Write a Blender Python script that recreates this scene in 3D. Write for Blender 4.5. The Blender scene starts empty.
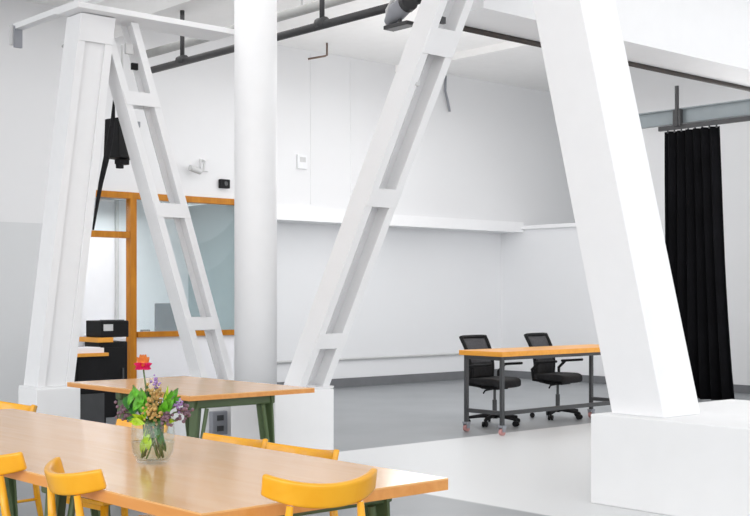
import bpy, bmesh, math, random
from mathutils import Vector, Matrix, Euler
random.seed(7)
C = bpy.context.scene.collection
PI = math.pi
# ---------------------------------------------------------------- camera model
F = 1200.0; HOR = 295.0; CZ = 1.4
_l = math.hypot(1075, 1200); SA = 1075/_l; CA = 1200/_l       # room axes against the view
def cam2w(x, y, z): return Vector((x*SA - y*CA, x*CA + y*SA, z))
def on_z(px, py, z):
    D = (CZ-z)*F/(py-HOR); return cam2w((px-375)/F*D, D, z)
def at_d(px, py, D): return cam2w((px-375)/F*D, D, CZ-(py-HOR)*D/F)

# ---------------------------------------------------------------- materials
def new_mat(name):
    m = bpy.data.materials.new(name); m.use_nodes = True
    return m, m.node_tree.nodes, m.node_tree.links, m.node_tree.nodes['Principled BSDF']
def plain(name, col, rough=.5, metal=0, noise=.03, scale=6, coat=0, bump=0, alpha=1, spec=.5):
    m, n, l, b = new_mat(name)
    tc = n.new('ShaderNodeTexCoord'); nz = n.new('ShaderNodeTexNoise'); nz.inputs['Scale'].default_value = scale
    nz.inputs['Detail'].default_value = 4
    l.new(tc.outputs['Object'], nz.inputs['Vector'])
    rp = n.new('ShaderNodeValToRGB')
    rp.color_ramp.elements[0].position = .3; rp.color_ramp.elements[1].position = .7
    rp.color_ramp.elements[0].color = [max(0, c*(1-noise)) for c in col]+[1]
    rp.color_ramp.elements[1].color = [min(1, c*(1+noise)) for c in col]+[1]
    l.new(nz.outputs['Fac'], rp.inputs['Fac']); l.new(rp.outputs['Color'], b.inputs['Base Color'])
    b.inputs['Roughness'].default_value = rough; b.inputs['Metallic'].default_value = metal
    b.inputs['Coat Weight'].default_value = coat; b.inputs['Coat Roughness'].default_value = .08
    b.inputs['Specular IOR Level'].default_value = spec
    b.inputs['Alpha'].default_value = alpha
    if bump:
        bp = n.new('ShaderNodeBump'); bp.inputs['Strength'].default_value = bump; bp.inputs['Distance'].default_value = .01
        l.new(nz.outputs['Fac'], bp.inputs['Height']); l.new(bp.outputs['Normal'], b.inputs['Normal'])
    return m
def wood(name, c1, c2, rough=.3, coat=0, stretch=(1.2, 14, 14), spec=.5):
    m, n, l, b = new_mat(name)
    tc = n.new('ShaderNodeTexCoord'); mp = n.new('ShaderNodeMapping'); mp.inputs['Scale'].default_value = stretch
    l.new(tc.outputs['Object'], mp.inputs['Vector'])
    nz = n.new('ShaderNodeTexNoise'); nz.inputs['Scale'].default_value = 1.6; nz.inputs['Detail'].default_value = 6
    nz.inputs['Distortion'].default_value = .6
    l.new(mp.outputs['Vector'], nz.inputs['Vector'])
    rp = n.new('ShaderNodeValToRGB'); rp.color_ramp.elements[0].position = .3; rp.color_ramp.elements[1].position = .72
    rp.color_ramp.elements[0].color = (*c1, 1); rp.color_ramp.elements[1].color = (*c2, 1)
    l.new(nz.outputs['Fac'], rp.inputs['Fac']); l.new(rp.outputs['Color'], b.inputs['Base Color'])
    b.inputs['Roughness'].default_value = rough; b.inputs['Coat Weight'].default_value = coat
    b.inputs['Coat Roughness'].default_value = .1; b.inputs['Specular IOR Level'].default_value = spec
    return m
def glass(name, tint=(.93, .97, .97), rough=0.0, base=.04):
    m, n, l, b = new_mat(name); n.remove(b)
    out = n['Material Output']
    tr = n.new('ShaderNodeBsdfTransparent'); tr.inputs['Color'].default_value = (*tint, 1)
    gl = n.new('ShaderNodeBsdfGlossy'); gl.inputs['Roughness'].default_value = rough
    lw = n.new('ShaderNodeLayerWeight'); lw.inputs['Blend'].default_value = .5
    pw = n.new('ShaderNodeMath'); pw.operation = 'POWER'; pw.inputs[1].default_value = 4; l.new(lw.outputs['Facing'], pw.inputs[0])
    fr = n.new('ShaderNodeMath'); fr.operation = 'MULTIPLY_ADD'; fr.inputs[1].default_value = .5; fr.inputs[2].default_value = base
    l.new(pw.outputs[0], fr.inputs[0])
    mx = n.new('ShaderNodeMixShader')
    l.new(fr.outputs[0], mx.inputs['Fac']); l.new(tr.outputs[0], mx.inputs[1]); l.new(gl.outputs[0], mx.inputs[2])
    l.new(mx.outputs[0], out.inputs['Surface'])
    return m
def two_tone_wall(name, hi, lo, z):
    m, n, l, b = new_mat(name)
    g = n.new('ShaderNodeNewGeometry'); s = n.new('ShaderNodeSeparateXYZ'); l.new(g.outputs['Position'], s.inputs['Vector'])
    gt = n.new('ShaderNodeMath'); gt.operation = 'GREATER_THAN'; gt.inputs[1].default_value = z
    l.new(s.outputs['Z'], gt.inputs[0])
    mx = n.new('ShaderNodeMixRGB'); mx.inputs[1].default_value = (*lo, 1); mx.inputs[2].default_value = (*hi, 1)
    l.new(gt.outputs[0], mx.inputs[0]); l.new(mx.outputs[0], b.inputs['Base Color'])
    b.inputs['Roughness'].default_value = .8
    return m
def floor_mat():
    m, n, l, b = new_mat('painted_concrete_floor')
    g = n.new('ShaderNodeNewGeometry'); s = n.new('ShaderNodeSeparateXYZ'); l.new(g.outputs['Position'], s.inputs['Vector'])
    nz = n.new('ShaderNodeTexNoise'); nz.inputs['Scale'].default_value = 1.3; nz.inputs['Detail'].default_value = 5
    l.new(g.outputs['Position'], nz.inputs['Vector'])
    def step(sock, edge):
        mr = n.new('ShaderNodeMapRange'); mr.inputs['From Min'].default_value = edge-.02; mr.inputs['From Max'].default_value = edge+.02
        l.new(sock, mr.inputs['Value']); return mr.outputs['Result']
    a = step(s.outputs['X'], -8.2); c = step(s.outputs['Y'], 5.9)
    mul = n.new('ShaderNodeMath'); mul.operation = 'MULTIPLY'; l.new(a, mul.inputs[0]); l.new(c, mul.inputs[1])
    rp = n.new('ShaderNodeValToRGB'); rp.color_ramp.elements[0].position = .3; rp.color_ramp.elements[1].position = .7
    rp.color_ramp.elements[0].color = (.25, .265, .28, 1); rp.color_ramp.elements[1].color = (.30, .315, .33, 1)
    l.new(nz.outputs['Fac'], rp.inputs['Fac'])
    mx = n.new('ShaderNodeMixRGB'); mx.inputs[2].default_value = (.76, .77, .775, 1)
    l.new(mul.outputs[0], mx.inputs[0]); l.new(rp.outputs['Color'], mx.inputs[1]); l.new(mx.outputs[0], b.inputs['Base Color'])
    b.inputs['Roughness'].default_value = .38
    return m
M = dict(
    steel_white=plain('white_painted_steel', (.87, .87, .88), .5, noise=.01),
    plinth=plain('white_painted_plinth', (.88, .88, .885), .7, noise=.01),
    wall=plain('white_wall_paint', (.79, .79, .80), .85, noise=.012, scale=.7),
    wall_low=plain('grey_white_wall_paint', (.82, .825, .84), .85, noise=.012, scale=.7),
    wall_left=two_tone_wall('two_tone_wall_paint', (.79, .79, .80), (.68, .69, .70), 2.26),
    ceil=plain('white_ceiling_paint', (.97, .96, .95), .9, noise=.015),
    soffit=plain('ledge_paint', (.9, .9, .91), .8, noise=.01),
    office=plain('office_wall_paint', (.86, .86, .89), .8, noise=.01),
    teal=plain('blue_grey_wall_paint', (.40, .46, .48), .7, noise=.03),
    base=plain('grey_baseboard', (.17, .175, .185), .6, noise=.06),
    floor=floor_mat(),
    frame=wood('honey_timber_frame', (.42, .15, .010), (.56, .22, .016), .45, stretch=(9, 9, 1.5), spec=.2),
    table=wood('lacquered_beech_top', (.87, .45, .155), (.93, .53, .22), .2, .3, stretch=(1.2, 12, 12)),
    edge=wood('beech_table_edge', (.70, .28, .06), (.80, .36, .10), .3, .1),
    chair=wood('honey_lacquered_chair', (.87, .39, .012), (.94, .47, .028), .25, .25, stretch=(6, 6, 6), spec=.35),
    desk=wood('orange_desk_top', (.80, .33, .03), (.90, .40, .05), .35, .1),
    green=plain('olive_green_steel', (.10, .15, .065), .4, noise=.08),
    black=plain('black_plastic', (.008, .008, .009), .55, noise=.2, spec=.2),
    black_soft=plain('black_fabric', (.012, .012, .014), .9, noise=.3, scale=30),
    mesh=plain('dark_mesh_fabric', (.06, .058, .065), .8, noise=.25, scale=60, alpha=.82),
    curtain=plain('black_velvet', (.004, .004, .005), .95, noise=.3, scale=3, spec=.1),
    dark_steel=plain('dark_grey_steel', (.055, .057, .06), .45, noise=.1),
    pipe_dark=plain('black_iron_pipe', (.035, .035, .037), .5, noise=.15),
    pipe_grey=plain('grey_metal_pipe', (.42, .42, .41), .5, noise=.1),
    beam_grey=plain('blue_grey_steel_beam', (.22, .25, .265), .5, noise=.04),
    grey=plain('mid_grey_plastic', (.28, .29, .32), .5, noise=.06),
    lgrey=plain('light_grey_plastic', (.6, .6, .6), .5, noise=.04),
    chrome=plain('satin_chrome', (.7, .7, .7), .25, 1, noise=.03),
    conduit=plain('dark_brown_conduit', (.05, .04, .035), .5, noise=.15),
    brown=plain('brown_copper_pipe', (.18, .12, .09), .5, noise=.15),
    red=plain('faded_red_wheel', (.5, .25, .24), .5, noise=.2),
    paper=plain('white_paper', (.88, .87, .9), .8, noise=.02),
    glass=glass('clear_window_glass', base=.012),
    vase=glass('clear_vase_glass', (.965, .985, .98)),
    water=glass('vase_water', (.95, .97, .93)),
    leaf=plain('bright_green_leaf', (.10, .36, .02), .45, noise=.4, scale=40),
    leaf_dark=plain('deep_green_leaf', (.03, .15, .02), .5, noise=.3, scale=40),
    leaf_lime=plain('lime_green_leaf', (.38, .56, .02), .45, noise=.25, scale=40),
    stem=plain('green_stem', (.10, .17, .05), .5, noise=.2, scale=30),
    pink=plain('hot_pink_petal', (.85, .03, .20), .5, noise=.2, scale=30),
    orange=plain('orange_petal', (.95, .33, .08), .5, noise=.2, scale=30),
    purple=plain('lilac_petal', (.36, .22, .50), .6, noise=.25, scale=40),
    mauve=plain('dusty_mauve_petal', (.20, .12, .16), .7, noise=.35, scale=40),
    tan=plain('dried_tan_bloom', (.45, .30, .10), .7, noise=.3, scale=40),
)
# ---------------------------------------------------------------- mesh helpers
def BM(): return bmesh.new()
def box(bm, c, s, rot=None):
    m = Matrix.Translation(Vector(c)) @ (rot.to_4x4() if rot else Matrix()) @ Matrix.Diagonal((s[0], s[1], s[2], 1))
    return bmesh.ops.create_cube(bm, size=1, matrix=m)['verts']
def box2(bm, a, b):
    return box(bm, [(a[i]+b[i])/2 for i in range(3)], [abs(b[i]-a[i]) for i in range(3)])
def hexa(bm, bot, top):
    """prism from two 4-corner loops"""
    vb = [bm.verts.new(p) for p in bot]; vt = [bm.verts.new(p) for p in top]
    bm.faces.new(vb[::-1]); bm.faces.new(vt)
    for i in range(4): bm.faces.new((vb[i], vb[(i+1) % 4], vt[(i+1) % 4], vt[i]))
def tube(bm, pts, r, seg=10, caps=True):
    pts = [Vector(p) for p in pts]; rs = r if isinstance(r, (list, tuple)) else [r]*len(pts)
    rings = []; ref = None
    for i, p in enumerate(pts):
        d = (pts[min(i+1, len(pts)-1)]-pts[max(i-1, 0)]).normalized()
        if ref is None: ref = Vector((0, 0, 1)) if abs(d.z) < .9 else Vector((1, 0, 0))
        s = d.cross(ref).normalized(); t = s.cross(d).normalized(); ref = t
        rings.append([bm.verts.new(p + (s*math.cos(2*PI*k/seg) + t*math.sin(2*PI*k/seg))*rs[i]) for k in range(seg)])
    for a, b in zip(rings, rings[1:]):
        for k in range(seg): bm.faces.new((a[k], a[(k+1) % seg], b[(k+1) % seg], b[k]))
    if caps: bm.faces.new(rings[0][::-1]); bm.faces.new(rings[-1])
def lathe(bm, prof, seg=32, c=(0, 0, 0)):
    c = Vector(c); rings = []
    for r, z in prof:
        if r < 1e-5: rings.append([bm.verts.new(c+Vector((0, 0, z)))])
        else: rings.append([bm.verts.new(c+Vector((r*math.cos(2*PI*k/seg), r*math.sin(2*PI*k/seg), z))) for k in range(seg)])
    for a, b in zip(rings, rings[1:]):
        for k in range(seg):
            k2 = (k+1) % seg
            if len(a) == 1 and len(b) == 1: continue
            if len(a) == 1: bm.faces.new((a[0], b[k2], b[k]))
            elif len(b) == 1: bm.faces.new((a[k], a[k2], b[0]))
            else: bm.faces.new((a[k], a[k2], b[k2], b[k]))
def grid_solid(bm, nu, nv, fn, thick):
    """closed slab following a surface fn(i/nu, j/nv) -> (point, normal)"""
    A = []; B = []
    for i in range(nu+1):
        ra = []; rb = []
        for j in range(nv+1):
            p, n = fn(i/nu, j/nv); p = Vector(p); n = Vector(n).normalized()
            ra.append(bm.verts.new(p+n*thick/2)); rb.append(bm.verts.new(p-n*thick/2))
        A.append(ra); B.append(rb)
    for i in range(nu):
        for j in range(nv):
            bm.faces.new((A[i][j], A[i+1][j], A[i+1][j+1], A[i][j+1]))
            bm.faces.new((B[i][j], B[i][j+1], B[i+1][j+1], B[i+1][j]))
    for i in range(nu):
        bm.faces.new((A[i][0], B[i][0], B[i+1][0], A[i+1][0])); bm.faces.new((A[i][nv], A[i+1][nv], B[i+1][nv], B[i][nv]))
    for j in range(nv):
        bm.faces.new((A[0][j], A[0][j+1], B[0][j+1], B[0][j])); bm.faces.new((A[nu][j], B[nu][j], B[nu][j+1], A[nu][j+1]))
def obj(name, bm, mat, parent=None, loc=None, bev=0, smooth=False, sub=0, rotz=0):
    bmesh.ops.recalc_face_normals(bm, faces=bm.faces[:])
    me = bpy.data.meshes.new(name); bm.to_mesh(me); bm.free()
    for mm in (mat if isinstance(mat, (list, tuple)) else [mat]): me.materials.append(mm)
    if smooth:
        for p in me.polygons: p.use_smooth = True
    o = bpy.data.objects.new(name, me); C.objects.link(o)
    if loc is not None: o.location = loc
    if rotz: o.rotation_euler = (0, 0, rotz)
    if parent is not None: o.parent = parent
    if bev:
        b = o.modifiers.new('bevel', 'BEVEL'); b.width = bev; b.segments = 2; b.limit_method = 'ANGLE'
    if sub:
        s = o.modifiers.new('subsurf', 'SUBSURF'); s.levels = sub; s.render_levels = sub
    return o
def tag(o, label, cat, group=None):
    o['label'] = label; o['category'] = cat
    if group: o['group'] = group
    return o
def thing(name, label, cat, loc=(0, 0, 0), rotz=0, group=None):
    o = bpy.data.objects.new(name, None); C.objects.link(o); o.empty_display_size = .1
    o.location = loc; o.rotation_euler = (0, 0, rotz); return tag(o, label, cat, group)
def struct(name, bm, mat, bev=0):
    o = obj(name, bm, mat, bev=bev); o['kind'] = 'structure'; return o
def boxobj(name, a, b, mat, parent=None, bev=0):
    bm = BM(); box2(bm, a, b); return obj(name, bm, mat, parent, bev=bev)
def boxstruct(name, a, b, mat, parent=None):
    o = boxobj(name, a, b, mat, parent)
    if parent is None: o['kind'] = 'structure'
    return o
def dup(root, loc, rotz, label, group=None, scale=None):
    r = root.copy(); C.objects.link(r); r.location = loc; r.rotation_euler = (0, 0, rotz); r['label'] = label
    if group: r['group'] = group
    if scale: r.scale = scale
    for ch in list(root.children):
        c = ch.copy(); C.objects.link(c); c.parent = r
        for g in list(ch.children):
            d = g.copy(); C.objects.link(d); d.parent = c
    return r

# ================================================================ SETTING
WB = -13.4; WL = -13.85; VR = 15.3; CEIL = 4.9
boxstruct('floor', (-18, -8, -.1), (6, 26, 0), M['floor'])
boxstruct('ceiling', (-18, -2, CEIL), (-1.5, 26, CEIL+.1), M['ceil'])
# back wall: upper part in front, lower part set back under a ledge
DOOR0, DOOR1 = 6.98, 7.87            # doorway of the office
OFF1 = 9.65                          # office end / start of the recess
bm = BM(); box2(bm, (WB-.12, -6, 2.70), (WB, 26, CEIL))
struct('wall_back', bm, M['wall'])
boxstruct('wall_back_lower', (WL-.1, OFF1+.06, 0), (WL, 15.4, 2.45), M['wall_low'])
bm = BM(); box2(bm, (WB-.12, -6, 0), (WB, DOOR0, 2.70))
struct('wall_left', bm, M['wall_left'])
boxstruct('trim_1', (WL, OFF1+.12, 2.45), (WB+.06, VR, 2.62), M['soffit'])
boxstruct('trim_2', (WB-.12, OFF1+.12, 2.62), (WB, VR, 2.70), M['wall'])
boxstruct('trim_8', (WB-.12, VR, 2.45), (WB, 26, 2.70), M['wall'])
# right wall: low partition, then full height wall with the curtain before it
boxstruct('wall_right_partition', (WL, VR, 0), (-11.2, VR+.1, 2.5), M['wall_low'])
boxstruct('trim_3', (WL, VR-.05, 2.5), (-11.2, VR+.12, 2.56), M['soffit'])
boxstruct('wall_right', (-11.2, VR, 0), (6, VR+.1, CEIL), M['wall'])
boxstruct('baseboard_back', (WL, OFF1+.11, 0), (WL+.03, VR, .14), M['base'])
boxstruct('baseboard_right', (WL+.03, VR-.03, 0), (4, VR, .12), M['base'])
bm = BM(); tube(bm, [(WL+.03, OFF1+.1, .43), (WL+.03, VR-.1, .43)], .018)
struct('trim_4', bm, M['lgrey'])
for k, px in enumerate((311, 351)):
    D = -WB/(CA - SA*(px-375)/F); y = cam2w((px-375)/F*D, D, 0).y
    boxstruct('trim_%d' % (5+k), (WB, y-.015, 2.7), (WB+.008, y+.015, 4.85), M['wall'])
# office behind the glazing
OB = -14.85
boxstruct('wall_office_back', (OB-.1, 4, 0), (OB, OFF1, 2.72), M['office'])
boxstruct('wall_office_end', (WL-1.1, OFF1, 0), (WB, OFF1+.1, 2.70), M['teal'])
boxstruct('ceiling_office', (OB, 4, 2.72), (WB-.12, OFF1+.1, 2.80), M['office'])
boxstruct('trim_7', (OB, 8.44, 0), (OB+.05, 8.48, 2.72), M['lgrey'])
# low wall below the office window
boxstruct('wall_sill', (WB-.12, DOOR1, 0), (WB, OFF1, .86), M['office'])
# door frame + window frame, honey timber
fr = .06
d1 = bpy.data.objects.new('door_1', None); C.objects.link(d1); d1['kind'] = 'structure'
def fbox(name, y0, y1, z0, z1, par, mat=M['frame'], x0=WB-.08, x1=WB+.03): return boxobj(name, (x0, y0, z0), (x1, y1, z1), mat, par)
fbox('door_post', DOOR1-.045, DOOR1+.045, 0, 2.62, d1)
fbox('door_post', DOOR0-.05, DOOR0+.05, 0, 2.62, d1)
fbox('door_head', DOOR0-.05, DOOR1+.055, 2.62, 2.70, d1)
fbox('transom_rail', DOOR0+.05, DOOR1-.055, 2.12, 2.20, d1)
fbox('transom_glass', DOOR0+.05, DOOR1-.055, 2.20, 2.62, d1, M['glass'], WB-.03, WB-.02)
w1 = bpy.data.objects.new('window_1', None); C.objects.link(w1); w1['kind'] = 'structure'
fbox('window_head', DOOR1+.055, OFF1, 2.62, 2.70, w1)
fbox('window_sill', DOOR1+.055, OFF1, .86, .93, w1, x1=WB+.05)
fbox('window_post', OFF1-.08, OFF1, .93, 2.62, w1)
fbox('window_pane', DOOR1+.055, OFF1-.08, .93, 2.62, w1, M['glass'], WB-.03, WB-.02)
# ceiling joists and beams
for k, y in enumerate((4.7, 7.1)):
    boxstruct('trim_%d' % (10+k), (WB, y, 4.55), (-7, y+.34, CEIL), M['ceil'])

boxstruct('trim_14', (WB, 12.42, 4.80), (-7, 12.50, CEIL), M['ceil'])
# ================================================================ STEEL FRAME (columns, legs, beams)
def leg_corners(c, wu, wv): return [(c[0]+a*wu/2, c[1]+b*wv/2, c[2]) for a, b in ((-1, -1), (1, -1), (1, 1), (-1, 1))]
def lattice_leg(name, label, foot, top, wu, wv, battens, cap_z, plate=False, spots=()):
    """two steel channels tied by batten plates, leaning from foot to top"""
    foot = Vector(foot); top = Vector(top)
    root = thing(name, label, 'steel column leg', foot)
    def P(z): return (top-foot)*((z-foot.z)/(top.z-foot.z))
    def prism(bm, u0, u1, v0, v1, z0, z1):
        a = P(z0); b = P(z1)
        q = [(u0, v0), (u1, v0), (u1, v1), (u0, v1)]
        hexa(bm, [(a.x+u, a.y+v, a.z) for u, v in q], [(b.x+u, b.y+v, b.z) for u, v in q])
    hu, hv = wu/2, wv/2; t = .014; fl = .072
    for s in (-1, 1):
        bm = BM()
        v0, v1 = sorted((s*hv, s*(hv-t))); prism(bm, -hu, hu, v0, v1, foot.z, top.z)
        v0, v1 = sorted((s*(hv-t), s*(hv-fl)))
        prism(bm, hu-t, hu, v0, v1, foot.z, top.z); prism(bm, -hu, -hu+t, v0, v1, foot.z, top.z)
        obj('channel', bm, M['steel_white'], root)
    if plate:
        bm = BM(); prism(bm, hu-.028, hu-.02, -hv+t, hv-t, foot.z, top.z); obj('web_plate', bm, M['steel_white'], root)
    for z0, z1 in battens:
        for sg in ((1, -1) if not plate else (1,)):
            bm = BM(); u0, u1 = sorted((sg*hu, sg*(hu+.01))); prism(bm, u0, u1, -hv+.005, hv-.005, z0, z1)
            obj('batten', bm, M['steel_white'], root)
    bm = BM(); prism(bm, -hu-.03, hu+.03, -hv-.03, hv+.03, foot.z, foot.z+.02); obj('base_plate', bm, M['steel_white'], root)
    for (z, v, w, h, mt) in spots:
        bm = BM(); a = P(z); box(bm, (a.x+hu-.02, a.y+v, a.z), (.03, w, h)); obj('bracket', bm, M[mt], root)
    return root
PLH = .6
def plinth(name, label, u0, u1, v0, v1, h=PLH, group=None):
    bm = BM(); box2(bm, (u0, v0, 0), (u1, v1, h)); o = obj(name, bm, M['plinth'], bev=.008)
    return tag(o, label, 'plinth', group)
# small concrete plinths
plinth('column_plinth', 'white block plinth under the ladder-like leg in the middle', -8.5, -7.87, 5.95, 6.58)
plinth('column_plinth', 'large white block plinth under the wide solid leaning column at right', -5.05, -1.9, 6.47, 8.2)
plinth('column_plinth', 'white plinth behind the far table holding the left ladder-like leg', -10.02, -9.40, 6.28, 6.90, .55)
plinth('column_plinth', 'white plinth at left below the solid leaning column', -9.80, -9.45, 4.63, 5.04)
# right A-frame: ladder leg and wide cased column
lattice_leg('lattice_steel_leg', 'white ladder-like steel leg leaning right, in the middle of the room',
    (-8.06, 6.42, PLH), (-5.65, 6.45, 4.9), .22, .33,
    [(.95, 1.08), (2.10, 2.24), (3.22, 3.40)], 3.6, spots=[(3.46, -.06, .05, .05, 'dark_steel'), (3.03, -.09, .04, .07, 'lgrey')])
bm = BM(); foot = Vector((-4.76, 6.81, PLH)); top = Vector((-5.80, 6.81, 4.9))
hexa(bm, leg_corners(foot, .42, .42), leg_corners(top, .42, .42))
tag(obj('cased_column', bm, M['steel_white'], bev=.006), 'wide solid white column leaning left on the large plinth at right', 'column')
# left A-frame
AF = Vector((-9.63, 4.83, PLH)); AT = Vector((-9.63, 5.24, 3.86))
lattice_leg('lattice_steel_leg', 'white solid-webbed steel leg leaning at far left beside the two-tone wall', AF, AT, .26, .34, [(3.62, 3.86)], 3.8, plate=True)
LF = Vector((-9.69, 6.59, .55)); LT = Vector((-9.62, 5.47, 3.86))
lattice_leg('lattice_steel_leg', 'white ladder-like steel leg leaning left in front of the office window', LF, LT, .19, .37,
    [(1.07, 1.19), (2.12, 2.25), (3.12, 3.24)], 3.8,
    spots=[(3.62, .02, .07, .09, 'lgrey'), (3.47, .03, .06, .06, 'black'), (2.95, -.1, .025, .05, 'grey')])
bm = BM(); tube(bm, [(-9.08, 6.64, 0), (-9.08, 6.64, CEIL)], .198, 40)
tag(obj('round_column', bm, M['steel_white'], smooth=False), 'round white vertical column standing behind the far table', 'column')
for p in bpy.data.objects['round_column'].data.polygons:
    if len(p.vertices) == 4: p.use_smooth = True
bm = BM(); box2(bm, (-9.76, 4.97, 3.87), (-9.36, 6.62, 3.92))
tag(obj('steel_tie_beam', bm, M['steel_white'], bev=.005), 'thin white horizontal beam resting on the left leaning frame', 'beam')
bm = BM(); box2(bm, (-6.95, 6.85, 3.63), (-6.38, 15.28, CEIL))
tag(obj('ceiling_beam', bm, M['steel_white']), 'deep white beam crossing the top right under the ceiling', 'beam')
# pipes
def pipe(name, label, pts, r, mat, cat='pipe', extra=()):
    if not extra:
        bm = BM(); tube(bm, pts, r, 12); return tag(obj(name, bm, mat, smooth=True), label, cat)
    root = thing(name, label, cat, pts[0]); o0 = Vector(pts[0])
    bm = BM(); tube(bm, [Vector(p)-o0 for p in pts], r, 12); obj('pipe', bm, mat, root, smooth=True)
    for nm, ps, rr, mt in extra:
        bm = BM(); tube(bm, [Vector(p)-o0 for p in ps], rr, 10); obj(nm, bm, mt, root, smooth=True)
    return root
hx1 = at_d(183, 62, 13.3).x; hx2 = at_d(325, 20, 11.5).x
pipe('lighting_pipe', 'black pipe hung on rods below the ceiling at upper left', [(-11.95, 7.28, 3.98), (-6.97, 7.28, 3.98)], .04, M['pipe_dark'],
     extra=[('hanger_rod', [(hx1, 7.28, 3.98), (hx1, 7.28, 4.55)], .025, M['pipe_dark']), ('hanger_rod', [(hx2, 7.28, 3.98), (hx2, 7.28, 4.55)], .025, M['pipe_dark']),
            ('clamp', [(hx1-.06, 7.28, 4.0), (hx1+.06, 7.28, 4.0)], .055, M['pipe_dark']), ('clamp', [(hx2-.06, 7.28, 4.0), (hx2+.06, 7.28, 4.0)], .055, M['pipe_dark'])])
pipe('supply_pipe', 'thick grey pipe running above the black pipe', [(-12.7, 7.6, 4.3), (-7.0, 7.6, 4.3)], .05, M['pipe_grey'],
     extra=[('hanger_rod', [(x, 7.6, 4.3), (x, 7.6, CEIL)], .012, M['lgrey']) for x in (-8.4, -9.6)])
pipe('conduit_pipe', 'dark conduit running beside the underside of the deep white beam', [(-6.92, 6.95, 3.61), (-6.92, 15.31, 3.61)], .024, M['conduit'])
# white rail at the top left
root = thing('steel_rail', 'white angle rail jutting past the left leaning frame with a grey end bracket', 'rail', (-9.7, 5.26, 3.99))
bm = BM(); box2(bm, (-1.45, -.04, 0.02), (2.4, -.02, .075)); box2(bm, (-1.45, -.02, 0.02), (2.4, .05, .035)); obj('rail', bm, M['steel_white'], root)
bm = BM(); box2(bm, (-1.50, -.06, -.13), (-1.44, .05, .06)); obj('end_bracket', bm, M['lgrey'], root)
bm = BM(); box2(bm, (-1.44, -.045, -.16), (-1.41, .035, .05)); obj('bracket_plate', bm, M['grey'], root)
# hooks under the ceiling
a = on_z(327, 43, CEIL)  if False else at_d(327, 43, 16.66)
pipe('ceiling_hook', 'small bent rod hook under the ceiling beside the round column', [(a.x, a.y, CEIL), (a.x, a.y, 4.73), tuple(at_d(325, 56, 16.6)), tuple(at_d(308, 59, 16.6))], .014, M['brown'], 'hook')
y = at_d(446, 80, 19).y
pipe('hanging_cable', 'short loose cable hanging at the top of the back wall', [(WB+.03, y-.04, 4.86), (WB+.04, y-.06, 4.62), (WB+.05, y, 4.42), (WB+.05, y+.03, 4.30)], .02, M['grey'], 'cable')
p0 = at_d(70, 42, 10.9)
pipe('pipe_stub', 'short grey bent pipe end poking out left of the leaning frame', [tuple(at_d(80, 39, 10.75)), tuple(at_d(68, 43, 10.85)), tuple(at_d(63, 48, 10.85))], .022, M['pipe_grey'])
# spotlight cluster
root = thing('spotlight', 'black and grey stage spotlight clamped near the black pipe at top centre', 'spotlight', at_d(400, 26, 10.4))
bm = BM(); box(bm, (0, 0, 0), (.30, .12, .035)); obj('mounting_plate', bm, M['pipe_dark'], root, bev=.005)
R = Euler((0, math.radians(60), .5)).to_matrix()
bm = BM(); tube(bm, [(-.16, .02, .06), (-.04, .0, .13), (.10, -.02, .17)], [.05, .085, .075], 18); obj('lamp_body', bm, M['grey'], root, smooth=True)
bm = BM(); tube(bm, [(.10, -.02, .17), (.15, -.027, .185)], [.083, .083], 18); obj('lens_hood', bm, M['pipe_dark'], root)
bm = BM(); tube(bm, [(-.22, .05, .04), (-.2, .03, .18), (-.1, 0, .24), (0, 0, .26)], .014, 8); obj('yoke', bm, M['lgrey'], root, smooth=True)
bm = BM(); tube(bm, [(.0, 0, .02), (.0, 0, .42)], .018, 8); obj('hanger_rod', bm, M['pipe_dark'], root)
# loudspeaker between the left legs
sp = at_d(122, 139, 11.5)
root = thing('loudspeaker', 'black loudspeaker hung between the left leaning legs above the office door', 'loudspeaker', sp, math.radians(15))
bm = BM(); hexa(bm, [(-.13, -.12, -.19), (.11, -.15, -.19), (.11, .15, -.19), (-.13, .12, -.19)], [(-.13, -.10, .19), (.07, -.12, .19), (.07, .12, .19), (-.13, .11, .19)]); obj('cabinet', bm, M['black'], root, bev=.01)
bm = BM(); box(bm, (0, 0, -.22), (.08, .12, .05)); box(bm, (.0, -.03, -.26), (.05, .06, .05)); obj('mounting_foot', bm, M['black'], root, bev=.004)
bm = BM(); tube(bm, [(0, 0, .18), (0, 0, .9)], .012, 8); obj('hanging_rod', bm, M['lgrey'], root)
pts = [at_d(114, 98, 11.0), at_d(113, 118, 11.0), at_d(110, 140, 11.0), at_d(106, 160, 11.0), at_d(101, 182, 11.0), at_d(97, 205, 11.0), at_d(93, 230, 11.0)]
bm = BM(); tube(bm, pts, [.008, .02, .028, .028, .022, .016, .01], 10)
tag(obj('cable_bundle', bm, M['black_soft'], smooth=True), 'black cable bundle hanging along the left leaning leg', 'cable')

# wall fittings on the back wall
def on_wall(px, py, X=WB):
    D = -X/(CA - SA*(px-375)/F); return at_d(px, py, D)
p = on_wall(301, 162); root = thing('wall_control_box', 'small pale control box on the upper back wall right of the round column', 'control box', (WB, p.y, p.z))
bm = BM(); box(bm, (.02, 0, 0), (.04, .17, .2)); obj('casing', bm, M['wall_low'], root, bev=.004)
bm = BM(); box(bm, (.043, 0, .03), (.008, .10, .07)); obj('display', bm, M['lgrey'], root)
p = on_wall(223, 184); root = thing('wall_sensor', 'small black square sensor above the office window', 'sensor', (WB, p.y, p.z))
bm = BM(); box(bm, (.03, 0, 0), (.06, .15, .12)); obj('casing', bm, M['black'], root, bev=.006)
bm = BM(); tube(bm, [(.06, 0, 0), (.075, 0, 0)], .03, 14); obj('lens', bm, M['dark_steel'], root)
p = on_wall(199, 168); root = thing('wall_camera', 'white camera on a bent arm on the wall above the office window', 'camera', (WB, p.y, p.z))
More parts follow.
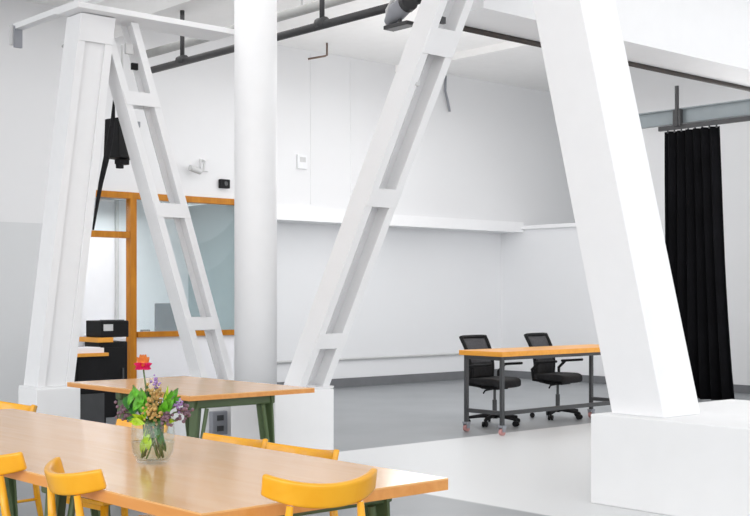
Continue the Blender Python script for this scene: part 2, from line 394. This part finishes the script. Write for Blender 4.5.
bm = BM(); box(bm, (.015, .07, .04), (.03, .12, .16)); obj('wall_plate', bm, M['wall'], root, bev=.004)
bm = BM(); tube(bm, [(.02, .05, .1), (.10, .02, .08), (.11, .0, -.05), (.11, -.08, -.07)], .016, 8); obj('arm', bm, M['lgrey'], root, smooth=True)
bm = BM(); tube(bm, [(.11, -.05, -.06), (.12, -.22, -.02)], .04, 14); obj('camera_body', bm, M['lgrey'], root, smooth=False)
# outlet box on the plinth behind the table
root = thing('outlet_box', 'grey socket box on the white plinth behind the far table', 'socket', (-9.40, 6.42, .20))
bm = BM(); box(bm, (.03, 0, .0), (.06, .17, .22)); obj('casing', bm, M['grey'], root, bev=.006)
bm = BM(); box(bm, (.064, 0, .05), (.008, .07, .05)); obj('socket', bm, M['dark_steel'], root)
bm = BM(); box(bm, (.064, 0, -.05), (.008, .07, .05)); obj('socket', bm, M['dark_steel'], root)

# ================================================================ CURTAIN, TRACK, BEAM
CVY = 13.9
root = thing('steel_beam', 'blue-grey steel beam above the black curtain', 'beam', (-10.6, CVY+.05, 3.74))
bm = BM(); box2(bm, (0, -.03, 0), (9, .03, .17)); obj('web', bm, M['beam_grey'], root)
bm = BM(); box2(bm, (0, -.07, .17), (9, .07, .185)); box2(bm, (0, -.05, -.015), (9, .05, 0)); obj('flange', bm, M['beam_grey'], root)
rx = at_d(678, 110, 16.2).x + 10.6
bm = BM(); tube(bm, [(rx, -.12, -.06), (rx, -.12, .48)], .028, 8); obj('hanger_rod', bm, M['pipe_dark'], root)
bm = BM(); box(bm, (rx, -.10, .05), (.12, .06, .22)); obj('hanger_clamp', bm, M['pipe_dark'], root)
bm = BM(); box2(bm, (-9.65, CVY-.05, 3.64), (-2.5, CVY, 3.70)); tag(obj('curtain_track', bm, M['pipe_dark']), 'black curtain track under the blue-grey steel beam', 'curtain track')
root = thing('curtain', 'tall black pleated curtain hanging at right behind the wide column', 'curtain', (-9.55, CVY-.03, 0))
def cf(s, t):
    z = .02 + t*3.60; w = 1.05 - .22*t**.8
    x = s*w; a = .065*(.7+.5*(1-t)); ph = s*2*PI*6.5
    y = a*math.sin(ph) + .012*math.sin(5*t+9*s)
    return (x + .012*math.sin(ph*2), y, z), (-a*math.cos(ph)*2*PI*6.5/w, 1, 0)
bm = BM(); grid_solid(bm, 130, 10, cf, .012); obj('drape', bm, M['curtain'], root, smooth=True)
for k in range(8):
    bm = BM(); tube(bm, [(.04+k*.108, 0, 3.60), (.04+k*.108, 0, 3.66)], .012, 8); obj('carrier', bm, M['dark_steel'], root)

# ================================================================ WOODEN TABLES
TZ = .75
def table(name, label, corner, L, Wd, trestles, ivf=.13, th=.042):
    """corner = near right corner (U max, V min); the table runs to -U and +V"""
    root = thing(name, label, 'table', (corner[0]-L/2, corner[1]+Wd/2, 0))
    bm = BM(); box2(bm, (-L/2, -Wd/2, TZ-.006), (L/2, Wd/2, TZ)); top = obj('tabletop', bm, M['table'], root)
    bm = BM(); box2(bm, (-L/2, -Wd/2, TZ-th), (L/2, Wd/2, TZ-.0061)); obj('edge_band', bm, M['edge'], top)
    iv = .13
    for t in trestles:
        x = L/2 - t
        bm = BM(); box2(bm, (x-.03, -Wd/2+.09, TZ-.10), (x+.03, Wd/2-ivf+.04, TZ-th-.001))
        cb = obj('crossbar', bm, M['green'], root, bev=.01)
        for s in (-1, 1):
            ii = iv if s < 0 else ivf; y0 = s*(Wd/2-ii); yb = s*(Wd/2-ii+.055)
            bm = BM()
            # folded plate leg: one face across, one face along, tapering to the foot
            hexa(bm, [(x-.022, yb-.006, 0), (x+.022, yb-.006, 0), (x+.022, yb+.006, 0), (x-.022, yb+.006, 0)],
                     [(x-.045, y0-.006, TZ-th-.002), (x+.045, y0-.006, TZ-th-.002), (x+.045, y0+.006, TZ-th-.002), (x-.045, y0+.006, TZ-th-.002)])
            hexa(bm, [(x-.022, min(yb, yb-s*.05), 0), (x-.010, min(yb, yb-s*.05), 0), (x-.010, max(yb, yb-s*.05), 0), (x-.022, max(yb, yb-s*.05), 0)],
                     [(x-.045, min(y0, y0-s*.08), TZ-th-.002), (x-.033, min(y0, y0-s*.08), TZ-th-.002), (x-.033, max(y0, y0-s*.08), TZ-th-.002), (x-.045, max(y0, y0-s*.08), TZ-th-.002)])
            obj('leg', bm, M['green'], root)
            bm = BM()
            tube(bm, [(x+.02, yb-s*.01, .01), (x+.035, y0-s*.07, TZ-.1)], [.010, .014], 10)
            obj('brace', bm, M['green'], root)
    xs = sorted(L/2 - t for t in trestles)
    for s in (-1, 1):
        bm = BM(); box2(bm, (xs[0], s*(Wd/2-.34)-.02, TZ-.085), (xs[-1], s*(Wd/2-.34)+.02, TZ-th-.001))
        obj('side_rail', bm, M['green'], root)
    return root
n0 = on_z(202, 513.5, TZ)
NEAR = (n0.x, n0.y); NL, NW = 3.5, 1.04
table('dining_table', 'long pale beech table in front holding the vase of flowers', NEAR, NL, NW, (.22, 1.2, 2.25, 3.28))
n1 = on_z(190, 396, TZ); MID = (n1.x, n1.y); ML, MW = 1.66, 1.03
table('dining_table', 'shorter beech table on green legs behind the long front table', MID, ML, MW, (.14, 1.08), .30, .034)

# ================================================================ WOODEN CHAIRS  (local: faces +Y, back at -Y)
def make_chair(label, loc, rotz, group):
    root = thing('dining_chair', label, 'chair', loc, rotz, group)
    SH = .45
    bm = BM()
    def sf(s, t):
        x = (s-.5); y = (t-.5); w = .42 - .05*(1-t)
        return (x*w, y*.40+.03, SH - .012*(1-4*x*x)*(1-4*y*y)), (0, 0, 1)
    grid_solid(bm, 10, 10, sf, .024); obj('seat', bm, M['chair'], root, bev=.006, smooth=False)
    # curved back rest
    def bf(s, t):
        a = (s-.5)*2; ang = a*.95
        R = .235
        h = .075*(1-.12*abs(a)**3)
        return (R*math.sin(ang), -.235 + R*(1-math.cos(ang))*.98 + .02*(.5-t), .722 + (t)*h + .035*abs(a)**2), (-math.sin(ang), math.cos(ang), .12)
    bm = BM(); grid_solid(bm, 28, 5, bf, .024); obj('backrest', bm, M['chair'], root, bev=.007, smooth=True)
    for s in (-1, 1):
        bm = BM(); tube(bm, [(s*.185, -.225, 0), (s*.175, -.185, .25), (s*.165, -.17, .45), (s*.135, -.19, .60), (s*.12, -.203, .73)], [.014, .018, .019, .016, .012], 12)
        obj('rear_leg', bm, M['chair'], root, smooth=True)
        bm = BM(); tube(bm, [(s*.185, .215, 0), (s*.17, .19, .44)], [.013, .019], 12); obj('front_leg', bm, M['chair'], root, smooth=True)
        bm = BM(); tube(bm, [(s*.178, -.19, .22), (s*.178, .20, .22)], .010, 8); obj('stretcher', bm, M['chair'], root, smooth=True)
    for y in (-.155, .19):
        bm = BM(); box2(bm, (-.16, y-.01, .405), (.16, y+.01, .432)); obj('apron', bm, M['chair'], root)
    return root
near_v = NEAR[1]; far_v = NEAR[1]+NW; right_u = NEAR[0]
def chair_spot(px, py, z, D=None): return on_z(px, py, z)
G = 'honey wooden chairs around the long front table'
c2 = on_z(76, 479, .83)
ch0 = make_chair('honey wooden chair on the near side of the long table, second from left', (0, 0, 0), 0, G)
# near side: faces +V
def place(px, off, rot, side, label, first=False, scale=None):
    if side == 'near':
        y = near_v - off; # solve x for the pixel at height .82
        k = (px-375)/F    # x_c = k*y_c ; world (X,Y): xc = X*SA + Y*CA ; yc = -X*CA + Y*SA
        X = (k*y*SA - y*CA)/(SA + k*CA); loc = (X, y, 0)
    elif side == 'far':
        y = far_v + off; k = (px-375)/F
        X = (k*y*SA - y*CA)/(SA + k*CA); loc = (X, y, 0)
    else:
        X = right_u + off; k = (px-375)/F
        y = (X*SA + k*X*CA)/(k*SA - CA); loc = (X, y, 0)
    if first:
        ch0.location = loc; ch0.rotation_euler = (0, 0, rot); ch0['label'] = label
        if scale: ch0.scale = scale
        return ch0
    return dup(ch0, loc, rot, label, G, scale)
FS = (1.04, 1, .925)
place(119, -.15, -.10, 'near', 'honey wooden chair on the near side of the long table, nearest the vase', True)
place(42, -.15, -.10, 'near', 'honey wooden chair at the near side of the table, cut off by the left edge')
place(210, -.02, PI+.17, 'far', 'honey wooden chair behind the long table, just right of the vase', scale=FS)
place(277, -.02, PI+.17, 'far', 'honey wooden chair behind the long table, next to the white plinth corner', scale=FS)
place(116, -.02, PI+.1, 'far', 'honey wooden chair mostly hidden behind the flower vase', scale=FS)
place(-8, -.02, PI+.1, 'far', 'honey wooden chair behind the long table at the far left edge', scale=FS)
place(306, -.045, 1.2, 'end', 'honey wooden chair at the right end of the long table, back to the camera', scale=(.95, 1, 1.035))

# ================================================================ VASE AND FLOWERS
vb = on_z(153, 463, TZ)
VX, VY, VZ = vb.x, vb.y, TZ
root = thing('flower_vase', 'round clear glass vase on the long front table', 'vase', (VX, VY, VZ))
bm = BM()
prof = [(0, .0), (.05, .0), (.062, .008), (.078, .04), (.084, .08), (.084, .12), (.080, .155), (.081, .172), (.078, .172), (.077, .155), (.081, .12), (.081, .08), (.075, .042), (.058, .014), (0, .012)]
lathe(bm, prof, 40); obj('glass_bowl', bm, M['vase'], root, smooth=True)
bm = BM(); lathe(bm, [(0, .014), (.056, .016), (.073, .044), (.079, .08), (.079, .085), (0, .085)], 32); obj('water', bm, M['water'], root, smooth=True)
def leaf(bm, base, tip, w, n=6, bend=.0, up=Vector((0, 0, 1))):
    base = Vector(base); tip = Vector(tip); d = tip-base
    side = d.cross(Vector((.745, -.667, .2))).normalized(); nrm = side.cross(d).normalized()
    L = []; Rr = []; Mi = []
    for i in range(n+1):
        t = i/n; p = base + d*t + nrm*bend*math.sin(PI*t); ww = w*math.sin(PI*min(1, .08+t*.92))**.8*(1-.3*t)
        L.append(bm.verts.new(p-side*ww)); Rr.append(bm.verts.new(p+side*ww)); Mi.append(bm.verts.new(p+nrm*(-w*.25)))
    for i in range(n):
        bm.faces.new((L[i], Mi[i], Mi[i+1], L[i+1])); bm.faces.new((Mi[i], Rr[i], Rr[i+1], Mi[i+1]))
def vp(px, py, dd=0):        # point of the bouquet from its place in the picture, dd metres deeper
    D0 = vb.x*-CA + vb.y*SA
    return at_d(px, py, D0+dd) - Vector((VX, VY, VZ))
def stem_path(tip, foot):
    neck = Vector((tip.x*.35, tip.y*.35, .165)); mid = neck.lerp(tip, .55) + Vector((0, 0, .01))
    return [foot, foot.lerp(neck, .5), neck, mid, tip]
def flower(name, label, cat, px, py, dd, kind, group=None, leaves=()):
    t = vp(px, py, dd); root = thing(name, label, cat, (VX, VY, VZ), 0, group)
    a = random.uniform(0, 2*PI); foot = Vector((.045*math.cos(a), .045*math.sin(a), .022))
    bm = BM(); tube(bm, stem_path(t, foot), .0032, 8); obj('stem', bm, M['stem'], root, smooth=True)
    if kind == 'daisy':
        for ring, (n, ln, mt, el) in enumerate(((16, .034, 'pink', -.35), (16, .036, 'pink', .1), (12, .034, 'orange', .75), (8, .030, 'orange', 1.15))):
            bm = BM()
            for k in range(n):
                an = 2*PI*k/n + ring*.3; d = Vector((math.cos(an)*math.cos(el), math.sin(an)*math.cos(el), math.sin(el)))
                leaf(bm, t, t+d*ln+Vector((0, 0, .006*ring)), .012, 4)
            obj('petals', bm, M[mt], root)
        bm = BM(); bmesh.ops.create_icosphere(bm, subdivisions=2, radius=.012, matrix=Matrix.Translation(t+Vector((0, 0, .008)))); obj('flower_centre', bm, M['orange'], root, smooth=True)
    else:
        mt, n, rad, spr = {'sprig': ('purple', 22, .006, .014), 'mauve': ('mauve', 34, .008, .022), 'tan': ('tan', 60, .008, .026)}[kind]
        bm = BM()
        for k in range(n):
            p = t + Vector((random.gauss(0, 1)*spr*.6, random.gauss(0, 1)*spr*.6, random.gauss(0, 1)*spr*.8))
            bmesh.ops.create_icosphere(bm, subdivisions=1, radius=rad*random.uniform(.6, 1.1), matrix=Matrix.Translation(p))
        obj('blossom', bm, M[mt], root, smooth=True)
    return root
def foliage(label, tips, mat, group='leafy stems in the glass vase'):
    root = thing('leafy_stem', label, 'leafy stem', (VX, VY, VZ), 0, group)
    tip = vp(*tips[0][:3]); a = random.uniform(0, 2*PI); foot = Vector((.04*math.cos(a), .04*math.sin(a), .022))
    sp_ = stem_path(tip, foot)
    bm = BM(); tube(bm, sp_, .003, 8); obj('stem', bm, M['stem'], root, smooth=True)
    bm = BM()
    for px, py, dd, w in tips:
        tp = vp(px, py, dd); base = min((sp_[2].lerp(sp_[4], k/8) for k in range(9)), key=lambda q: abs((q-tp).length-.07))
        if (base-tp).length < .03: base = tp - Vector((0, 0, .06))
        leaf(bm, base, tp, w*1.45, 7, .008)
    obj('leaves', bm, M[mat], root)
    return root
foliage('lime green leaves sunk inside the vase water', [(142, 455, -.02, .012), (150, 452, -.03, .012), (146, 446, .01, .010)], 'leaf_lime')
foliage('dark green leaves under water at the right inside the vase', [(163, 447, -.02, .011), (158, 440, -.03, .010), (166, 452, 0, .009)], 'leaf_dark')
flower('pink_flower', 'tall hot pink and orange flower rising above the bouquet', 'flower', 143, 366, .0, 'daisy')
flower('lilac_flower', 'small lilac flower at the top of the bouquet', 'flower', 156, 383, .0, 'sprig')
flower('lilac_flower', 'lilac flower at the right edge of the bouquet', 'flower', 178, 405, -.02, 'sprig')
flower('mauve_flower', 'dusty mauve flower drooping at the right of the bouquet', 'flower', 183, 411, .01, 'mauve')
flower('mauve_flower', 'dark mauve flower just above the vase rim at right', 'flower', 165, 420, -.05, 'mauve')
flower('mauve_flower', 'dark flower at the left side of the bouquet', 'flower', 125, 412, .05, 'mauve')
flower('tan_flower', 'tan dried bloom in the centre of the bouquet', 'flower', 153, 412, -.06, 'tan')
flower('tan_flower', 'tan dried bloom above the centre of the bouquet', 'flower', 155, 398, -.03, 'tan')
foliage('bright green leafy stem pointing up at the left of the bouquet', [(133, 385, 0, .011), (138, 394, -.03, .011), (131, 400, .02, .010), (142, 404, -.04, .012), (128, 406, -.02, .010)], 'leaf')
foliage('bright green leafy stem pointing up at the right of the bouquet', [(178, 388, 0, .012), (172, 390, -.03, .012), (181, 396, .02, .010), (170, 400, -.04, .012), (165, 392, 0, .010)], 'leaf')
foliage('dark green leafy stem low at the left of the bouquet', [(127, 396, .02, .012), (128, 410, -.02, .014), (134, 417, -.04, .014), (141, 410, -.05, .013), (126, 418, 0, .012)], 'leaf_dark')
foliage('dark green leafy stem in the middle of the bouquet, behind the tan bloom', [(147, 385, .02, .010), (150, 397, 0, .012), (162, 402, .03, .012), (146, 412, -.05, .013), (168, 410, .0, .013)], 'leaf_dark')
foliage('lime green leafy stem spilling over the left rim', [(128, 421, -.05, .012), (136, 423, -.07, .013), (145, 424, -.08, .012), (148, 407, -.06, .009), (132, 414, -.06, .010)], 'leaf_lime')
foliage('bright green leafy stem in the left half of the bouquet', [(141, 388, -.03, .012), (137, 402, -.05, .014), (146, 403, -.05, .012), (133, 411, -.05, .014), (144, 417, -.06, .013)], 'leaf')
foliage('bright green leafy stem leaning right above the rim', [(174, 396, -.04, .013), (166, 398, -.05, .012), (171, 409, -.05, .012), (160, 405, -.06, .011)], 'leaf')
foliage('dark green leafy stem along the vase rim', [(146, 424, -.07, .014), (155, 426, -.08, .014), (163, 424, -.06, .014), (150, 418, -.06, .012), (170, 419, -.03, .012)], 'leaf_dark')
foliage('lime green leafy stem spilling over the right rim', [(176, 421, -.04, .010), (172, 424, -.06, .010), (168, 385, .01, .008), (163, 412, -.07, .009)], 'leaf_lime')

# ================================================================ DESK ON CASTORS AND OFFICE CHAIRS
DZ = .835; DU1, DU0 = -8.06, -8.55; DV0, DV1 = 8.92, 10.97
root = thing('work_desk', 'orange wood topped desk on a black castor frame behind the wide column', 'desk', ((DU0+DU1)/2, DV0, 0))
hw = (DU1-DU0)/2
bm = BM(); box2(bm, (-hw-.06, -.05, DZ-.05), (hw+.05, DV1-DV0+.08, DZ)); obj('desktop', bm, M['desk'], root, bev=.004)
for u in (-hw, hw):
    for v in (0, DV1-DV0):
        bm = BM(); box2(bm, (u-.018, v-.018, .10), (u+.018, v+.018, DZ-.051)); obj('leg', bm, M['dark_steel'], root)
        bm = BM(); box(bm, (u, v, .09), (.07, .05, .02)); box(bm, (u-.028, v, .065), (.008, .04, .06)); box(bm, (u+.028, v, .065), (.008, .04, .06))
        cst = obj('castor', bm, M['grey'], root)
        bm = BM(); tube(bm, [(u-.018, v, .034), (u+.018, v, .034)], .034, 18); obj('wheel', bm, M['red'], cst)
for v in (0, DV1-DV0):
    bm = BM(); box2(bm, (-hw+.022, v-.02, .20), (hw-.022, v+.02, .24)); obj('rail', bm, M['dark_steel'], root)
    bm = BM(); box2(bm, (-hw+.022, v-.02, DZ-.09), (hw-.022, v+.02, DZ-.05)); obj('rail', bm, M['dark_steel'], root)
for u in (-hw, hw):
    bm = BM(); box2(bm, (u-.02, .022, DZ-.085), (u+.02, DV1-DV0-.022, DZ-.05)); obj('rail', bm, M['dark_steel'], root)
bm = BM(); box2(bm, (hw-.02, .022, .20), (hw+.02, DV1-DV0-.022, .24)); obj('rail', bm, M['dark_steel'], root)

def make_office_chair(label, loc, rotz, group):
    """local: faces +Y"""
    root = thing('office_chair', label, 'chair', loc, rotz, group)
    bm = BM(); tube(bm, [(0, 0, .07), (0, 0, .12)], .035, 14)
    for k in range(5):
        a = 2*PI*k/5 + .3; d = Vector((math.cos(a), math.sin(a), 0))
        tube(bm, [d*.02+Vector((0, 0, .105)), d*.16+Vector((0, 0, .095)), d*.30+Vector((0, 0, .075))], [.026, .022, .016], 8)
    base = obj('star_base', bm, M['black'], root, smooth=True)
    for k in range(5):
        a = 2*PI*k/5 + .3; d = Vector((math.cos(a), math.sin(a), 0)); s = Vector((-d.y, d.x, 0)); c = d*.30+Vector((0, 0, .03))
        bm = BM(); tube(bm, [c-s*.028, c-s*.008], .03, 14); tube(bm, [c+s*.008, c+s*.028], .03, 14); tube(bm, [c+Vector((0, 0, .0)), c+Vector((0, 0, .05))], .010, 8)
        obj('castor', bm, M['black'], base)
    bm = BM(); tube(bm, [(0, 0, .10), (0, 0, .28)], .026, 14); tube(bm, [(0, 0, .28), (0, 0, .41)], .016, 12); obj('gas_lift', bm, M['dark_steel'], root)
    bm = BM(); box(bm, (0, .0, .42), (.20, .24, .04)); obj('tilt_mechanism', bm, M['black'], root, bev=.01)
    bm = BM(); tube(bm, [(.06, .05, .41), (.25, .06, .40), (.28, .06, .37)], .009, 8); obj('lever', bm, M['black'], root, smooth=True)
    bm = BM()
    def sf(s, t):
        x = (s-.5)*2; y = (t-.5)*2; rr = (1-.12*y*y*(x*x))
        return (x*.25*rr*(1-.08*max(0, -y)), y*.24*(1-.12*x*x), .48 + .015*x*x - .04*max(0, y-.6)**2*4), (0, 0, 1)
    grid_solid(bm, 12, 12, sf, .075); obj('seat', bm, M['black_soft'], root, bev=.02, smooth=True)
    # back: frame ring with mesh
    def bp(s, t):
        x = (s-.5)*2; w = .22 - .03*(1-t) + .0*t
        z = .50 + t*.48; y = -.24 - .10*t + .05*x*x*(1-.4*t) + .05*math.sin(PI*t)
        return Vector((x*w, y, z))
    def bpn(s, t): return bp(s, t), (0, 1, .15)
    loop = [bp(s/10, 0) for s in range(11)] + [bp(1, t/10) for t in range(1, 11)] + [bp(1-s/10, 1) for s in range(1, 11)] + [bp(0, 1-t/10) for t in range(1, 10)]
    bm = BM(); loop2 = loop+[loop[0]]; tube(bm, loop2, [.022]*len(loop2), 8); obj('back_frame', bm, M['black'], root, smooth=True)
    bm = BM(); grid_solid(bm, 12, 12, lambda s, t: bpn(.02+.96*s, .02+.96*t), .008); obj('back_mesh', bm, M['mesh'], root, smooth=True)
    bm = BM(); grid_solid(bm, 10, 6, lambda s, t: (bp(.06+.88*s, .04+.36*t)+Vector((0, .012, 0)), (0, 1, .15)), .03); obj('lumbar_pad', bm, M['black_soft'], root, smooth=True)
    bm = BM(); tube(bm, [(0, -.08, .41), (0, -.24, .43), (0, -.275, .55), (0, -.29, .72)], [.028, .028, .024, .02], 10); obj('back_support', bm, M['black'], root, smooth=True)
    for s in (-1, 1):
        bm = BM(); tube(bm, [(s*.16, -.10, .44), (s*.275, -.16, .46), (s*.29, -.17, .58), (s*.285, -.08, .66)], [.02, .02, .018, .018], 10)
        a = obj('arm_support', bm, M['black'], root, smooth=True)
        bm = BM(); box(bm, (s*.285, .02, .675), (.075, .28, .03), Euler((.08, 0, 0)).to_matrix()); obj('armrest', bm, M['black'], a, bev=.012)
    return root
OS = (.96, .96, .96)
oc = make_office_chair('black mesh office chair at the left end of the orange topped desk', (-8.80, 9.62, 0), -PI/2+.08, 'office chairs at the desk')
oc.scale = OS
dup(oc, (-8.80, 10.68, 0), -PI/2+.12, 'black mesh office chair nearest the wide column at the orange topped desk', 'office chairs at the desk')

# ================================================================ BLACK FURNITURE AND OFFICE ITEMS (left)
p = at_d(108, 352, 12.5)
U1 = p.x; V1 = p.y
root = thing('side_desk', 'black fronted desk with an orange wood top edge beside the left leaning leg', 'desk', (U1-.35, V1-.6, 0))
bm = BM(); box2(bm, (-.05, .22, .765), (.37, .6, .80)); obj('desktop', bm, M['desk'], root, bev=.004)
bm = BM(); box2(bm, (-.03, .24, .0), (.34, .585, .764)); obj('black_panel', bm, M['black'], root, bev=.004)
bm = BM(); box2(bm, (.341, .26, .05), (.347, .56, .38)); obj('drawer_front', bm, M['dark_steel'], root)
bm = BM(); box2(bm, (.341, .26, .40), (.347, .56, .73)); obj('drawer_front', bm, M['black'], root)
root = thing('paper_stack', 'white papers lying on the black fronted side desk', 'papers', (U1-.18, V1-.18, .80))
bm = BM(); box2(bm, (-.15, -.15, 0), (.15, .15, .05)); obj('sheets', bm, M['paper'], root)
bm = BM(); box2(bm, (-.13, -.14, .0501), (.12, .12, .056)); obj('top_sheet', bm, M['paper'], root, rotz=.08)
p = at_d(129, 321, 13.9); U2, V2 = p.x, p.y
root = thing('printer_cabinet', 'tall black cabinet seen in the office doorway', 'cabinet', (U2-.25, V2-.22, 0))
bm = BM(); box2(bm, (-.10, -.16, 0), (.25, .20, .86)); obj('carcass', bm, M['black'], root, bev=.006)
bm = BM(); box2(bm, (.251, -.14, .06), (.262, .18, .80)); d = obj('door', bm, M['black'], root)
bm = BM(); box2(bm, (.262, .12, .40), (.28, .14, .56)); obj('handle', bm, M['dark_steel'], d)
root = thing('orange_shelf', 'small orange board jutting left under the black printer', 'shelf board', (U2-.25, V2-.24, .86))
bm = BM(); box2(bm, (-.16, -.18, 0), (.28, .02, .055)); obj('board', bm, M['desk'], root, bev=.003)
root = thing('printer', 'black printer with a pale label on the tall black cabinet', 'printer', (U2-.22, V2-.21, .915))
bm = BM(); box2(bm, (-.16, -.14, 0), (.22, .21, .19)); obj('casing', bm, M['black'], root, bev=.012)
bm = BM(); box2(bm, (.221, -.12, .075), (.226, .0, .15)); obj('pale_label', bm, M['lgrey'], root)
bm = BM(); box2(bm, (.10, -.10, .19), (.20, .16, .20)); obj('paper_tray', bm, M['dark_steel'], root)
# monitor on the sill-high counter inside the office
bm = BM(); box2(bm, (OB, DOOR1+.1, .80), (WB-.13, OFF1-.02, .85))
tag(obj('office_counter', bm, M['office'], bev=.004), 'pale counter inside the office behind the window', 'counter')
p = on_wall(170, 320, WB-.35)
root = thing('monitor', 'grey monitor standing inside the office window', 'monitor', (WB-.38, p.y, .85))
bm = BM(); box2(bm, (-.02, -.21, .06), (.02, .21, .44)); obj('screen', bm, M['grey'], root, bev=.006)
bm = BM(); box2(bm, (-.05, -.02, .0), (-.021, .02, .25)); obj('stand', bm, M['dark_steel'], root)
bm = BM(); box2(bm, (-.10, -.10, 0), (.06, .10, .012)); obj('foot', bm, M['dark_steel'], root)
p = on_wall(146, 330, WB-.2)
root = thing('small_clock', 'small grey desk device on the office counter left of the monitor', 'device', (WB-.22, p.y, .85))
bm = BM(); box2(bm, (-.03, -.06, 0), (.03, .06, .10)); obj('casing', bm, M['grey'], root, bev=.008)
bm = BM(); box2(bm, (.031, -.045, .03), (.034, .045, .085)); obj('face', bm, M['lgrey'], root)
# office ceiling light seen through the transom
root = thing('office_ceiling_light', 'long white tube light under the office ceiling behind the transom', 'ceiling light', (-14.2, 7.2, 2.62))
bm = BM(); box2(bm, (-.06, -.9, .06), (.06, .9, .10)); obj('housing', bm, M['lgrey'], root)
bm = BM(); tube(bm, [(0, -.85, .04), (0, .85, .04)], .02, 10); obj('tube', bm, M['paper'], root)

# ================================================================ LIGHT
def area(name, loc, target, size, sy, power, col=(1, 1, 1)):
    L = bpy.data.lights.new(name, 'AREA'); L.shape = 'RECTANGLE'; L.size = size; L.size_y = sy; L.energy = power; L.color = col
    o = bpy.data.objects.new(name, L); C.objects.link(o); o.location = loc
    o.rotation_euler = (Vector(target)-Vector(loc)).to_track_quat('-Z', 'Y').to_euler(); return o
area('window_light', (5, 3, 3.0), (-8, 7, 1.2), 7, 3.5, 20, (1, .99, .97))
area('left_fill_light', (-4, -6, 2.8), (-8, 6, 1.5), 7, 3.5, 190, (.98, .99, 1))  # added fill from behind the camera, evens out the column faces
area('overhead_fill', (-10.0, 9.8, 4.5), (-10.0, 9.8, 0), 4.5, 9, 120)  # added soft fill from overhead, not an actual fixture
area('overhead_fill', (-4.5, 9.0, 4.5), (-4.5, 9.0, 0), 3, 9, 40)  # second added overhead fill, nearer the camera side
area('office_lamp', (-14.1, 7.5, 2.55), (-14.1, 7.5, 0), .8, 2.2, 25)
for k, (x, y, z, e) in enumerate(((-10.6, 10.6, 3.0, 84), (-7.6, 12.6, 2.6, 50))):
    pl = bpy.data.lights.new('point_fill', 'POINT'); pl.energy = e; pl.shadow_soft_size = .8  # added point fills that brighten ceiling and walls, no real globes
    po = bpy.data.objects.new('point_fill', pl); C.objects.link(po); po.location = (x, y, z)
sl = bpy.data.lights.new('soft_daylight', 'SUN'); sl.energy = 2.0; sl.angle = math.radians(75)
so = bpy.data.objects.new('soft_daylight', sl); C.objects.link(so); so.location = (6, -5, 4)
so.rotation_euler = Vector((-.69, .724, .03)).to_track_quat('-Z', 'Y').to_euler()
w = bpy.data.worlds.new('studio_sky'); bpy.context.scene.world = w; w.use_nodes = True
w.node_tree.nodes['Background'].inputs['Color'].default_value = (.96, .98, 1, 1); w.node_tree.nodes['Background'].inputs['Strength'].default_value = 1.06

# ================================================================ CAMERA
cd = bpy.data.cameras.new('camera'); cam = bpy.data.objects.new('camera', cd); C.objects.link(cam)
cd.sensor_width = 36; cd.lens = 36*F/750; cd.shift_y = (HOR-258)/750
cam.location = (0, 0, CZ); cam.rotation_euler = (PI/2, 0, math.atan2(CA, SA))
sc = bpy.context.scene; sc.camera = cam
sc.view_settings.view_transform = 'Standard'; sc.view_settings.exposure = 0
